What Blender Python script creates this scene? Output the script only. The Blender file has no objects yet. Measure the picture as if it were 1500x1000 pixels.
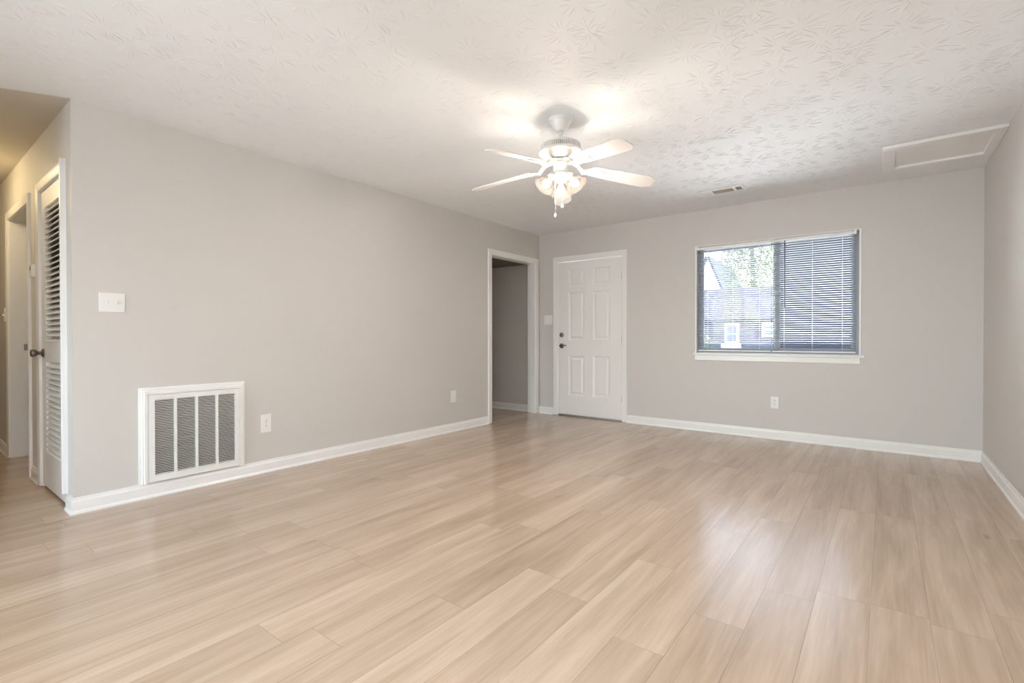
import bpy, bmesh, math, random
from mathutils import Vector, Matrix
S = bpy.context.scene
C = S.collection
PI = math.pi
R = math.radians
H, XR, YL, YB = 2.44, 4.4334, -4.8592, -7.4      # ceiling height, right wall, hall corner, rear wall

# ------------------------------------------------------------------ camera
cd = bpy.data.cameras.new('camera')
cam = bpy.data.objects.new('camera', cd); C.objects.link(cam)
yaw, pit, rol = 0.6539, -0.0074, -0.0012
fw = Vector((-math.sin(yaw)*math.cos(pit), math.cos(yaw)*math.cos(pit), math.sin(pit)))
r0 = Vector((math.cos(yaw), math.sin(yaw), 0)); u0 = r0.cross(fw)
rx = r0*math.cos(rol)+u0*math.sin(rol); ux = u0*math.cos(rol)-r0*math.sin(rol)
M = Matrix((rx, ux, -fw)).transposed().to_4x4()
M.translation = Vector((3.7916, -5.5607, 1.0349))
cam.matrix_world = M
cd.sensor_width = 36; cd.lens = 714.013/1500*36; cd.clip_start = 0.02; cd.clip_end = 500
S.camera = cam

# ------------------------------------------------------------------ sky, sun, exposure
S.view_settings.view_transform = 'Standard'; S.view_settings.look = 'None'
S.view_settings.exposure = 1.28; S.view_settings.gamma = 1.0; S.view_settings.use_curve_mapping = False
W = bpy.data.worlds.new('sky'); S.world = W; W.use_nodes = True
wn = W.node_tree.nodes; wl = W.node_tree.links
bg = wn['Background']
sky = wn.new('ShaderNodeTexSky'); sky.sky_type = 'NISHITA'; sky.sun_disc = False
sky.sun_elevation = R(58); sky.sun_rotation = R(10); sky.air_density = 1.2; sky.dust_density = 2.5; sky.ozone_density = 1.0
wl.new(sky.outputs[0], bg.inputs[0]); bg.inputs[1].default_value = .62
sd = bpy.data.lights.new('sun', 'SUN'); sd.energy = 12.5; sd.angle = R(0.6); sd.color = (1, .97, .93)
sun = bpy.data.objects.new('sun', sd); C.objects.link(sun)
sun.rotation_euler = Vector((.10, -.52, -.85)).to_track_quat('-Z', 'Y').to_euler()   # high sun over the street, the eaves shade the window
def area(name, loc, direction, sx, sy, energy, col, spread=180):
    d = bpy.data.lights.new(name, 'AREA'); d.shape = 'RECTANGLE'; d.size = sx; d.size_y = sy; d.energy = energy; d.color = col; d.spread = R(spread)
    o = bpy.data.objects.new(name, d); C.objects.link(o); o.location = loc
    o.rotation_euler = Vector(direction).to_track_quat('-Z', 'Y').to_euler(); return o
area('pavement_fill', (2.1, 1.35, -.40), (0, -1, 1.6), 6.0, 2.2, 165, (.88, .95, 1), 110)      # added area lamp standing in for pavement bounce through the front window
area('rear_fill', (.95, YB-.40, .40), (.5, 1, .14), 1.55, .56, 22, (.84, .93, 1), 110)      # added area lamp standing in for daylight at the rear glass door
S.cycles.max_bounces = 10; S.cycles.diffuse_bounces = 6; S.cycles.glossy_bounces = 4; S.cycles.transparent_max_bounces = 16
S.cycles.transmission_bounces = 6; S.cycles.sample_clamp_indirect = 6; S.cycles.caustics_reflective = False; S.cycles.caustics_refractive = False
LAMP_FAN, LAMP_HALL, LAMP_FILL = 27.5, 3.8, 45.0

# ------------------------------------------------------------------ materials
def mat(name, col, rough=.5, metal=0, emit=None, estr=0, noise=0, nscale=40, bump=0, bscale=200, spec=.5):
    m = bpy.data.materials.new(name); m.use_nodes = True
    n = m.node_tree.nodes; l = m.node_tree.links; b = n['Principled BSDF']
    b.inputs['Base Color'].default_value = (*col, 1); b.inputs['Roughness'].default_value = rough
    b.inputs['Metallic'].default_value = metal; b.inputs['Specular IOR Level'].default_value = spec
    if emit: b.inputs['Emission Color'].default_value = (*emit, 1); b.inputs['Emission Strength'].default_value = estr
    tc = n.new('ShaderNodeTexCoord')
    if noise:
        t = n.new('ShaderNodeTexNoise'); t.inputs['Scale'].default_value = nscale; t.inputs['Detail'].default_value = 4
        l.new(tc.outputs['Object'], t.inputs['Vector'])
        r = n.new('ShaderNodeMapRange'); r.inputs['To Min'].default_value = 1-noise; r.inputs['To Max'].default_value = 1+noise
        l.new(t.outputs['Fac'], r.inputs['Value'])
        h = n.new('ShaderNodeHueSaturation'); h.inputs['Color'].default_value = (*col, 1); l.new(r.outputs[0], h.inputs['Value'])
        l.new(h.outputs[0], b.inputs['Base Color'])
    if bump:
        t2 = n.new('ShaderNodeTexNoise'); t2.inputs['Scale'].default_value = bscale; t2.inputs['Detail'].default_value = 3
        l.new(tc.outputs['Object'], t2.inputs['Vector'])
        bp = n.new('ShaderNodeBump'); bp.inputs['Strength'].default_value = bump; bp.inputs['Distance'].default_value = .002
        l.new(t2.outputs['Fac'], bp.inputs['Height']); l.new(bp.outputs[0], b.inputs['Normal'])
    return m

WALL = (.645, .62, .592)
m_wall = mat('greige_wall_paint', WALL, .55, bump=.15, bscale=260, noise=.012, nscale=3)
m_ceil = mat('white_ceiling_plaster', (.862, .87, .878), .75, bump=.2, bscale=90, noise=.01, nscale=4)
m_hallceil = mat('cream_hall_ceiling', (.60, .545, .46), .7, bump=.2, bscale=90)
m_lowceil = mat('shaded_low_ceiling', (.22, .20, .18), .8, noise=.05)  # shade inside the doorway put into the ceiling colour
m_trim = mat('white_trim_paint', (.88, .87, .855), .32, bump=.05, bscale=60)
m_door = mat('white_door_paint', (.87, .855, .835), .35, bump=.05, bscale=80)
m_plate = mat('white_plate_plastic', (.86, .85, .83), .3, noise=.01)
m_grille = mat('white_grille_enamel', (.84, .84, .82), .35, noise=.01)
m_dark = mat('dark_cavity', (.012, .011, .010), .9, noise=.2)  # near-black colour standing in for the shade inside hollows
m_slot = mat('socket_slot', (.10, .09, .08), .6, noise=.1)
m_pewter = mat('pewter_metal', (.23, .20, .175), .28, 1, noise=.05)
m_steel = mat('steel_metal', (.55, .54, .52), .3, 1, noise=.05)
m_fan = mat('white_fan_enamel', (.80, .79, .76), .28, noise=.01)
m_blade = mat('white_fan_blade', (.80, .765, .735), .4, noise=.02, nscale=12)
m_vent = mat('fan_vent_grey', (.30, .285, .265), .6, noise=.1)
m_blind = mat('white_blind_vinyl', (.86, .87, .88), .4, noise=.01)
m_wand = mat('smoky_wand', (.06, .06, .07), .25, noise=.05)
m_alu = mat('backlit_grey_frame', (.36, .39, .43), .4, noise=.02)  # backlit shade of the white frame put into this grey
m_regd = mat('register_taupe', (.42, .37, .33), .5, noise=.05)

def mat_slat():
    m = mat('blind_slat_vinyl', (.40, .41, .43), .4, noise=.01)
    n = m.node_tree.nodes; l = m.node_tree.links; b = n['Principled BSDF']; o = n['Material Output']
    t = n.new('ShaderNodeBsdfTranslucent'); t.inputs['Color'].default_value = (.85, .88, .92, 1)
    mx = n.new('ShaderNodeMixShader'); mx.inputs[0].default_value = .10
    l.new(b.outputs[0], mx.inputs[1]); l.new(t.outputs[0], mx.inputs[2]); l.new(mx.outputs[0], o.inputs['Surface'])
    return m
m_slat = mat_slat()

def mat_glass(name, tint=(.97, .985, .98)):
    m = bpy.data.materials.new(name); m.use_nodes = True
    n = m.node_tree.nodes; l = m.node_tree.links; n.remove(n['Principled BSDF']); o = n['Material Output']
    t = n.new('ShaderNodeBsdfTransparent'); t.inputs[0].default_value = (*tint, 1)
    g = n.new('ShaderNodeBsdfGlossy'); g.inputs['Roughness'].default_value = .02
    f = n.new('ShaderNodeFresnel'); f.inputs[0].default_value = 1.45
    x = n.new('ShaderNodeMixShader'); l.new(f.outputs[0], x.inputs[0]); l.new(t.outputs[0], x.inputs[1]); l.new(g.outputs[0], x.inputs[2])
    l.new(x.outputs[0], o.inputs['Surface']); return m
m_glass = mat_glass('window_glass')

def mat_shade():
    m = bpy.data.materials.new('frosted_shade_glass'); m.use_nodes = True
    n = m.node_tree.nodes; l = m.node_tree.links; b = n['Principled BSDF']; o = n['Material Output']
    b.inputs['Base Color'].default_value = (.080, .070, .062, 1); b.inputs['Specular IOR Level'].default_value = .03; b.inputs['Roughness'].default_value = .25
    t = n.new('ShaderNodeBsdfTranslucent'); t.inputs[0].default_value = (.064, .056, .050, 1)
    tr = n.new('ShaderNodeBsdfTransparent'); tr.inputs[0].default_value = (1, .97, .93, 1)
    x1 = n.new('ShaderNodeMixShader'); x1.inputs[0].default_value = .55
    l.new(b.outputs[0], x1.inputs[1]); l.new(t.outputs[0], x1.inputs[2])
    x2 = n.new('ShaderNodeMixShader'); x2.inputs[0].default_value = .55
    l.new(x1.outputs[0], x2.inputs[1]); l.new(tr.outputs[0], x2.inputs[2]); l.new(x2.outputs[0], o.inputs['Surface'])
    return m
m_shade = mat_shade()
m_bulb = mat('glowing_bulb', (1, .95, .88), .4, emit=(1, .86, .70), estr=6, noise=.01)

def mat_floor():
    m = bpy.data.materials.new('oak_plank_floor'); m.use_nodes = True
    n = m.node_tree.nodes; l = m.node_tree.links; b = n['Principled BSDF']
    def N(t, **k):
        q = n.new(t)
        for a, v in k.items(): setattr(q, a, v)
        return q
    def math_(op, a, bb=None, cc=None):
        q = N('ShaderNodeMath', operation=op)
        for i, v in enumerate((a, bb, cc)):
            if v is None: continue
            if isinstance(v, (int, float)): q.inputs[i].default_value = v
            else: l.new(v, q.inputs[i])
        return q.outputs[0]
    tc = N('ShaderNodeTexCoord'); sp = N('ShaderNodeSeparateXYZ'); l.new(tc.outputs['Object'], sp.inputs[0])
    X, Y = sp.outputs[0], sp.outputs[1]
    PW, PL = .1755, 1.22
    xx = math_('DIVIDE', math_('SUBTRACT', X, 3.398-PW*30), PW)
    col = math_('FLOOR', xx); fx = math_('SUBTRACT', xx, col)
    w1 = N('ShaderNodeTexWhiteNoise', noise_dimensions='1D'); l.new(col, w1.inputs['W'])
    yy = math_('ADD', math_('DIVIDE', math_('ADD', Y, 20), PL), math_('MULTIPLY', w1.outputs['Value'], 9.7))
    row = math_('FLOOR', yy); fy = math_('SUBTRACT', yy, row)
    cv = N('ShaderNodeCombineXYZ'); l.new(col, cv.inputs[0]); l.new(row, cv.inputs[1])
    w2 = N('ShaderNodeTexWhiteNoise', noise_dimensions='2D'); l.new(cv.outputs[0], w2.inputs['Vector'])
    pid = w2.outputs['Value']
    ex = math_('MULTIPLY', math_('MINIMUM', fx, math_('SUBTRACT', 1, fx)), PW)
    ey = math_('MULTIPLY', math_('MINIMUM', fy, math_('SUBTRACT', 1, fy)), PL)
    e = math_('MINIMUM', ex, ey)
    seam = N('ShaderNodeMapRange', interpolation_type='SMOOTHSTEP'); seam.inputs['From Min'].default_value = .0002; seam.inputs['From Max'].default_value = .0016
    l.new(e, seam.inputs['Value'])
    def grain(sx, sy, det, dist, rough=.55):
        v = N('ShaderNodeCombineXYZ'); l.new(math_('MULTIPLY', X, sx), v.inputs[0]); l.new(math_('MULTIPLY', Y, sy), v.inputs[1])
        l.new(math_('MULTIPLY', pid, 60), v.inputs[2])
        t = N('ShaderNodeTexNoise'); t.inputs['Scale'].default_value = 1; t.inputs['Detail'].default_value = det
        t.inputs['Distortion'].default_value = dist; t.inputs['Roughness'].default_value = rough
        l.new(v.outputs[0], t.inputs['Vector']); return t.outputs['Fac']
    g1 = grain(11, .9, 3, .6); g2 = grain(150, 3.2, 4, .3, .65); g3 = grain(34, 1.7, 5, 1.6)
    # cathedral figure: distance bands along the board
    bv = N('ShaderNodeCombineXYZ'); l.new(math_('MULTIPLY', X, 16), bv.inputs[0]); l.new(math_('MULTIPLY', Y, .8), bv.inputs[1]); l.new(math_('MULTIPLY', pid, 37), bv.inputs[2])
    wv = N('ShaderNodeTexNoise'); wv.inputs['Scale'].default_value = 1; wv.inputs['Detail'].default_value = 1; l.new(bv.outputs[0], wv.inputs['Vector'])
    bands = math_('SINE', math_('MULTIPLY', wv.outputs['Fac'], 60))
    tone = math_('ADD', math_('MULTIPLY', math_('SUBTRACT', g1, .10), 1.22), math_('MULTIPLY', pid, .30))
    tone = math_('ADD', tone, math_('MULTIPLY', math_('SUBTRACT', g2, .5), .30))
    tone = math_('ADD', tone, math_('MULTIPLY', math_('SUBTRACT', g3, .5), .5))
    tone = math_('ADD', tone, math_('MULTIPLY', bands, .025))
    cr = N('ShaderNodeValToRGB'); l.new(tone, cr.inputs[0])
    el = cr.color_ramp.elements
    el[0].position = .12; el[0].color = (.34, .237, .158, 1)
    el[1].position = 1.0; el[1].color = (.60, .465, .350, 1)
    q = el.new(.45); q.color = (.455, .333, .236, 1)
    q = el.new(.70); q.color = (.525, .392, .286, 1)
    # small knots
    kv = N('ShaderNodeCombineXYZ'); l.new(math_('MULTIPLY', X, 4.3), kv.inputs[0]); l.new(math_('MULTIPLY', Y, 1.1), kv.inputs[1])
    vo = N('ShaderNodeTexVoronoi'); vo.inputs['Scale'].default_value = 1; l.new(kv.outputs[0], vo.inputs['Vector'])
    kn = N('ShaderNodeMapRange', interpolation_type='SMOOTHSTEP'); kn.inputs['From Min'].default_value = .015; kn.inputs['From Max'].default_value = .07
    kn.inputs['To Min'].default_value = .74; kn.inputs['To Max'].default_value = 1
    l.new(vo.outputs['Distance'], kn.inputs['Value'])
    mu = N('ShaderNodeMix', data_type='RGBA', blend_type='MULTIPLY'); mu.inputs[0].default_value = 1
    l.new(cr.outputs[0], mu.inputs[6])
    f = math_('MULTIPLY', math_('ADD', math_('MULTIPLY', seam.outputs[0], .38), .62), kn.outputs[0])
    cc = N('ShaderNodeCombineColor'); [l.new(f, cc.inputs[i]) for i in range(3)]
    l.new(cc.outputs[0], mu.inputs[7]); l.new(mu.outputs[2], b.inputs['Base Color'])
    rr = N('ShaderNodeMapRange'); rr.inputs['To Min'].default_value = .15; rr.inputs['To Max'].default_value = .29; l.new(g3, rr.inputs['Value'])
    l.new(rr.outputs[0], b.inputs['Roughness']); b.inputs['Specular IOR Level'].default_value = 1.0
    bp = N('ShaderNodeBump'); bp.inputs['Strength'].default_value = .25; bp.inputs['Distance'].default_value = .0012
    hh = math_('ADD', math_('MULTIPLY', seam.outputs[0], 1.0), math_('MULTIPLY', g2, .25))
    l.new(hh, bp.inputs['Height']); l.new(bp.outputs[0], b.inputs['Normal'])
    return m
m_floor = mat_floor()

def mat_brick(name, c1, c2, mortar, scale, rw, rh, ms=.012, rough=.8, ax='XZ'):
    m = bpy.data.materials.new(name); m.use_nodes = True
    n = m.node_tree.nodes; l = m.node_tree.links; b = n['Principled BSDF']; b.inputs['Roughness'].default_value = rough; b.inputs['Specular IOR Level'].default_value = .05
    tc = n.new('ShaderNodeTexCoord'); s = n.new('ShaderNodeSeparateXYZ'); l.new(tc.outputs['Object'], s.inputs[0])
    c = n.new('ShaderNodeCombineXYZ'); l.new(s.outputs['XYZ'.index(ax[0])], c.inputs[0]); l.new(s.outputs['XYZ'.index(ax[1])], c.inputs[1])
    t = n.new('ShaderNodeTexBrick'); t.inputs['Scale'].default_value = scale; t.inputs['Brick Width'].default_value = rw; t.inputs['Row Height'].default_value = rh
    t.inputs['Mortar Size'].default_value = ms; t.inputs['Color1'].default_value = (*c1, 1); t.inputs['Color2'].default_value = (*c2, 1); t.inputs['Mortar'].default_value = (*mortar, 1)
    l.new(c.outputs[0], t.inputs['Vector']); l.new(t.outputs['Color'], b.inputs['Base Color']); return m
m_nbrick = mat_brick('neighbour_brick', (.055, .058, .085), (.10, .10, .13), (.12, .12, .14), 1, .22, .075)
m_shingle = mat_brick('roof_shingles', (.022, .027, .044), (.027, .032, .050), (.016, .019, .03), 1, .5, .16, ax='XY')
m_siding = mat_brick('slate_siding', (.020, .023, .033), (.022, .025, .035), (.018, .021, .030), 1, 4.0, .17, .008)
m_gable = mat('pale_gable_siding', (.85, .82, .82), .7, noise=.05)
m_extwhite = mat('exterior_white', (.85, .86, .88), .5, noise=.02)
m_pane = mat('dark_house_pane', (.10, .13, .18), .15, noise=.1)
m_shut = mat('house_shutter', (.045, .055, .085), .7, noise=.1, spec=.1)
m_fascia = mat('dark_fascia', (.03, .035, .05), .8, noise=.1, spec=.05)
m_leaf = mat('tree_leaf', (.10, .15, .055), .6, noise=.4, nscale=3)
m_bark = mat('tree_bark', (.13, .10, .08), .9, noise=.3)
m_patio = mat('patio_concrete', (.11, .12, .13), .85, noise=.06, nscale=2)
m_drive = mat('driveway_concrete', (.76, .77, .78), .85, noise=.06, nscale=2)
m_lawn = mat('lawn_grass', (.20, .24, .12), .9, noise=.35, nscale=6)

# ------------------------------------------------------------------ mesh helpers
class MB:
    def __init__(s): s.bm = bmesh.new()
    def box(s, x0, x1, y0, y1, z0, z1, bev=0, mtx=None, seg=1):
        t = bmesh.new()
        v = [t.verts.new((x, y, z)) for z in (z0, z1) for y in (y0, y1) for x in (x0, x1)]
        for f in ((0, 2, 3, 1), (4, 5, 7, 6), (0, 1, 5, 4), (2, 6, 7, 3), (0, 4, 6, 2), (1, 3, 7, 5)): t.faces.new([v[i] for i in f])
        if bev: bmesh.ops.bevel(t, geom=t.edges[:], offset=bev, segments=seg, affect='EDGES', profile=.5)
        return s.add(t, mtx)
    def add(s, t, mtx=None):
        if mtx is not None: bmesh.ops.transform(t, matrix=mtx, verts=t.verts)
        mp = {v: s.bm.verts.new(v.co) for v in t.verts}
        for f in t.faces:
            g = s.bm.faces.new([mp[v] for v in f.verts]); g.smooth = f.smooth
        t.free(); return s
    def poly(s, pts, flip=False):
        v = [s.bm.verts.new(p) for p in pts]
        if flip: v.reverse()
        s.bm.faces.new(v); return s
    def lathe(s, prof, n=40, mtx=None, smooth=True, cap=True):
        t = bmesh.new(); rings = []
        for r, z in prof:
            rings.append([t.verts.new((r*math.cos(2*PI*i/n), r*math.sin(2*PI*i/n), z)) for i in range(n)] if r > 1e-6 else [t.verts.new((0, 0, z))])
        for a, b in zip(rings, rings[1:]):
            for i in range(n):
                j = (i+1) % n
                if len(a) == 1 and len(b) == 1: continue
                if len(a) == 1: f = t.faces.new((a[0], b[j], b[i]))
                elif len(b) == 1: f = t.faces.new((a[i], a[j], b[0]))
                else: f = t.faces.new((a[i], a[j], b[j], b[i]))
                f.smooth = smooth
        if cap:
            for q in (rings[0], rings[-1]):
                if len(q) > 2: t.faces.new(q)
        bmesh.ops.recalc_face_normals(t, faces=t.faces[:])
        return s.add(t, mtx)
    def tube(s, pts, rad, n=10):
        pts = [Vector(p) for p in pts]; t = bmesh.new(); rings = []
        rads = rad if isinstance(rad, (list, tuple)) else [rad]*len(pts)
        for i, p in enumerate(pts):
            d = (pts[min(i+1, len(pts)-1)]-pts[max(i-1, 0)]).normalized()
            a = d.orthogonal().normalized()
            if i: 
                a = pa-d*pa.dot(d); a.normalize()
            pa = a; b = d.cross(a)
            rings.append([t.verts.new(p+(a*math.cos(2*PI*k/n)+b*math.sin(2*PI*k/n))*rads[i]) for k in range(n)])
        for a, b in zip(rings, rings[1:]):
            for k in range(n):
                f = t.faces.new((a[k], a[(k+1) % n], b[(k+1) % n], b[k])); f.smooth = True
        t.faces.new(rings[0][::-1]); t.faces.new(rings[-1])
        return s.add(t)
    def sweep(s, path, prof, up, closed=False):
        """profile (a = sideways along up x direction, b = along up), mitred"""
        up = Vector(up).normalized(); P = [Vector(p) for p in path]; t = bmesh.new(); n = len(P)
        segs = [(P[(i+1) % n]-P[i]).normalized() for i in range(n if closed else n-1)]
        rings = []
        for i in range(n):
            if closed: a, b = up.cross(segs[i-1]), up.cross(segs[i])
            else: a, b = up.cross(segs[max(i-1, 0)]), up.cross(segs[min(i, n-2)])
            m = (a+b)/(1+a.dot(b))
            rings.append([t.verts.new(P[i]+m*q+up*w) for q, w in prof])
        k = len(prof)
        for i in range(n if closed else n-1):
            A, B = rings[i], rings[(i+1) % n]
            for j in range(k): t.faces.new((A[j], A[(j+1) % k], B[(j+1) % k], B[j]))
        if not closed: t.faces.new(rings[0]); t.faces.new(rings[-1][::-1])
        bmesh.ops.recalc_face_normals(t, faces=t.faces[:])
        return s.add(t)
    def sphere(s, c, r, seg=20, sc=(1, 1, 1)):
        t = bmesh.new(); bmesh.ops.create_uvsphere(t, u_segments=seg, v_segments=seg//2, radius=r)
        for f in t.faces: f.smooth = True
        return s.add(t, Matrix.Translation(c) @ Matrix.Diagonal((*sc, 1)))
    def build(s, name, m, parent=None, loc=None):
        me = bpy.data.meshes.new(name); bmesh.ops.recalc_face_normals(s.bm, faces=s.bm.faces[:]) if len(s.bm.faces) < 20000 else None
        s.bm.to_mesh(me); s.bm.free()
        for q in (m if isinstance(m, (list, tuple)) else [m]): me.materials.append(q)
        o = bpy.data.objects.new(name, me); C.objects.link(o)
        if loc: o.location = loc
        if parent: o.parent = parent
        return o

def struct(o, label=None):
    o['kind'] = 'structure'
    if label: o['label'] = label
    return o
def tag(o, label, cat, group=None):
    o['label'] = label; o['category'] = cat
    if group: o['group'] = group
    return o
def empty(name, loc=(0, 0, 0), rz=0):
    o = bpy.data.objects.new(name, None); C.objects.link(o); o.location = loc; o.rotation_euler = (0, 0, rz); o.empty_display_size = .1
    return o
def copy_tree(o, parent=None):
    c = o.copy(); C.objects.link(c); c.parent = parent
    for ch in list(o.children): copy_tree(ch, c)
    return c

def wall(name, axis, p0, p1, u0, u1, z0, z1, holes=(), m=m_wall, label=None):
    """slab between planes p0 and p1 of an axis, spanning u and z, with rectangular holes (u0,u1,z0,z1)"""
    us = sorted({u0, u1, *[h[0] for h in holes], *[h[1] for h in holes]}); zs = sorted({z0, z1, *[h[2] for h in holes], *[h[3] for h in holes]})
    us = [u for u in us if u0 <= u <= u1]; zs = [z for z in zs if z0 <= z <= z1]
    nu, nz = len(us)-1, len(zs)-1
    def solid(i, j):
        if not (0 <= i < nu and 0 <= j < nz): return False
        a, b = (us[i]+us[i+1])/2, (zs[j]+zs[j+1])/2
        return not any(h[0] < a < h[1] and h[2] < b < h[3] for h in holes)
    def P(p, u, z): return (p, u, z) if axis == 'X' else (u, p, z)
    mb = MB()
    for i in range(nu):
        for j in range(nz):
            if not solid(i, j): continue
            a, b, c, d = us[i], us[i+1], zs[j], zs[j+1]
            for p in (p0, p1): mb.poly([P(p, a, c), P(p, b, c), P(p, b, d), P(p, a, d)])
            if not solid(i-1, j): mb.poly([P(p0, a, c), P(p1, a, c), P(p1, a, d), P(p0, a, d)])
            if not solid(i+1, j): mb.poly([P(p0, b, c), P(p1, b, c), P(p1, b, d), P(p0, b, d)])
            if not solid(i, j-1): mb.poly([P(p0, a, c), P(p1, a, c), P(p1, b, c), P(p0, b, c)])
            if not solid(i, j+1): mb.poly([P(p0, a, d), P(p1, a, d), P(p1, b, d), P(p0, b, d)])
    bmesh.ops.remove_doubles(mb.bm, verts=mb.bm.verts[:], dist=1e-5)
    return struct(mb.build(name, m), label)

# ------------------------------------------------------------------ the room shell
XW = -4.6                                   # far end of the hall
T = .12
DW = (2.113, 3.605, .865, 2.045)            # window opening
struct(MB().box(XW-.1, XR+.1, YB-.1, .1, -.1, 0).build('floor', m_floor), 'pale oak plank floor running towards the front door wall')
ceil = struct(MB().box(XW-.1, XR+.1, YB-.1, .1, H, H+.1).build('ceiling', m_ceil), 'white ceiling with slap-brushed starburst plaster')
struct(MB().box(XW-.5, XR+.5, YB-.5, 1.05, H+.16, H+.30).build('sun_block_roof', m_trim), 'unseen flat roof added to block the sun, wide eaves over the window')  # added out of view so its eaves keep direct sun off the window
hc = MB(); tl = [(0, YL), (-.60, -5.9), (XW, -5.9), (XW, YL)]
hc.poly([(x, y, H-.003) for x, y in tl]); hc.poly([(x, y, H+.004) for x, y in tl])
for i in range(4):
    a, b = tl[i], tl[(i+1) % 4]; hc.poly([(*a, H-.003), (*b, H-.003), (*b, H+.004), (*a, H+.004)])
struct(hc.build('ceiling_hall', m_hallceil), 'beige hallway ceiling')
wall('wall_left', 'X', -T, 0, YL, 0, 0, H, [(-1.02, -.10, -.01, 2.045), (-4.475, -3.962, .135, .648)])
wall('wall_back', 'Y', 0, T, XW-.1, XR+.1, -.1, H+.1, [(.303, 1.243, .0, 2.05), DW])
wall('wall_right', 'X', XR, XR+T, YB-.1, 0, 0, H)
wall('wall_rear', 'Y', YB-T, YB, XW-.1, XR+.1, -.1, H+.1, [(.15, 1.75, .02, 2.15)])
wall('wall_hall', 'Y', YL, YL+T, XW, -T, 0, H, [(-.885, -.155, -.01, 2.05), (-2.19, -1.29, -.01, 2.05)])
wall('wall_hall_side', 'Y', -5.9-T, -5.9, XW, 0, 0, H)
wall('wall_hall_end', 'X', XW-.1, XW, YB, 0, 0, H)
wall('wall_left_rear', 'X', -T, 0, YB, -5.9-T, 0, H)
wall('wall_closet', 'X', -1.16, -1.08, YL+T, -3.9, 0, H)
wall('wall_closet_back', 'Y', -3.9, -3.82, -1.16, -T, 0, H)
wall('wall_entry_side', 'Y', -1.42, -1.34, -2.2, -T, 0, 2.1)
wall('wall_entry_end', 'X', -2.2, -2.12, -1.34, 0, 0, 2.1)
struct(MB().box(-2.2, -T, -1.42, 0, 2.066, 2.12).build('ceiling_entry', m_lowceil), 'low ceiling inside the doorway, its shade put into the colour')

# slap-brush plaster strokes, raised from the ceiling
rng = random.Random(5)
st = MB(); bm = st.bm
def stroke(cx, cy, ang, r0_, ln, w, h):
    dx, dy = math.cos(ang), math.sin(ang); nx, ny = -dy, dx
    bend = rng.uniform(-.012, .012)
    zz = H-.0005
    rows = []
    for t_, ww, hh in ((0, .15, .3), (.25, .8, 1), (.6, 1, .85), (1, .1, .15)):
        q = r0_+ln*t_; x = cx+dx*q+nx*bend*t_*t_; y = cy+dy*q+ny*bend*t_*t_
        rows.append([bm.verts.new((x+nx*w*ww/2, y+ny*w*ww/2, zz)), bm.verts.new((x, y, zz-h*hh)), bm.verts.new((x-nx*w*ww/2, y-ny*w*ww/2, zz))])
    for a, b in zip(rows, rows[1:]):
        for k in (0, 1):
            f = bm.faces.new((a[k], a[k+1], b[k+1], b[k])); f.smooth = True
yy = -6.3
while yy < -.1:
    xx = .1
    while xx < XR-.05:
        cx, cy = xx+rng.uniform(-.07, .07), yy+rng.uniform(-.07, .07)
        near = math.hypot(cx-3.6, cy+4.2)
        n_ = rng.randint(11, 19); a0 = rng.random()*6.28
        for k in range(n_):
            a = a0+2*PI*k/n_+rng.uniform(-.16, .16)
            rr, ln = rng.uniform(.018, .055), rng.uniform(.045, .095)
            px, py = cx+math.cos(a)*(rr+ln), cy+math.sin(a)*(rr+ln)
            if not (.02 < px < XR-.02 and py < -.02): continue
            if px < .2 and py < YL+.1: continue
            if px > 3.74 and -1.07 < py < -.37: continue
            if 2.33 < px < 2.77 and -.74 < py < -.53: continue
            if math.hypot(px-2.13, py+2.878) < .16: continue
            stroke(cx, cy, a, rr, ln, rng.uniform(.0035, .0065), rng.uniform(.0012, .0026))
        xx += .19
    yy += .19
so = st.build('plaster_strokes', m_ceil, ceil); so['kind'] = 'stuff'

# ------------------------------------------------------------------ trim
BASE = [(0, 0), (.019, 0), (.019, .009), (.0125, .021), (.0125, .071), (.0075, .083), (.0065, .096), (0, .096)]
def baseboard(name, path, label=None):
    return struct(MB().sweep([(x, y, 0) for x, y in path], BASE, (0, 0, 1)).build(name, m_trim), label)
baseboard('baseboard_left', [(0, -1.09), (0, YL), (-.135, YL)], 'white baseboard along the long left wall')
baseboard('baseboard_back', [(XR, 0), (1.288, 0)], 'white baseboard under the window')
baseboard('baseboard_back_corner', [(.238, 0), (0, 0), (0, -.03)])
baseboard('baseboard_right', [(XR, YB), (XR, -.0195)], 'white baseboard along the right wall')
baseboard('baseboard_hall', [(-.945, YL), (-1.22, YL)])
baseboard('baseboard_hall_far', [(-2.252, YL), (XW, YL)])
baseboard('baseboard_hall_side', [(XW, -5.9), (0, -5.9), (0, YB)])
baseboard('baseboard_entry', [(-.125, 0), (-2.12, 0), (-2.12, -1.34), (-.125, -1.34)])

def casing_profile(w, t): return [(0, 0), (0, t*.62), (w*.12, t*.80), (w*.72, t), (w*.95, t), (w, t*.8), (w, 0)]
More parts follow.
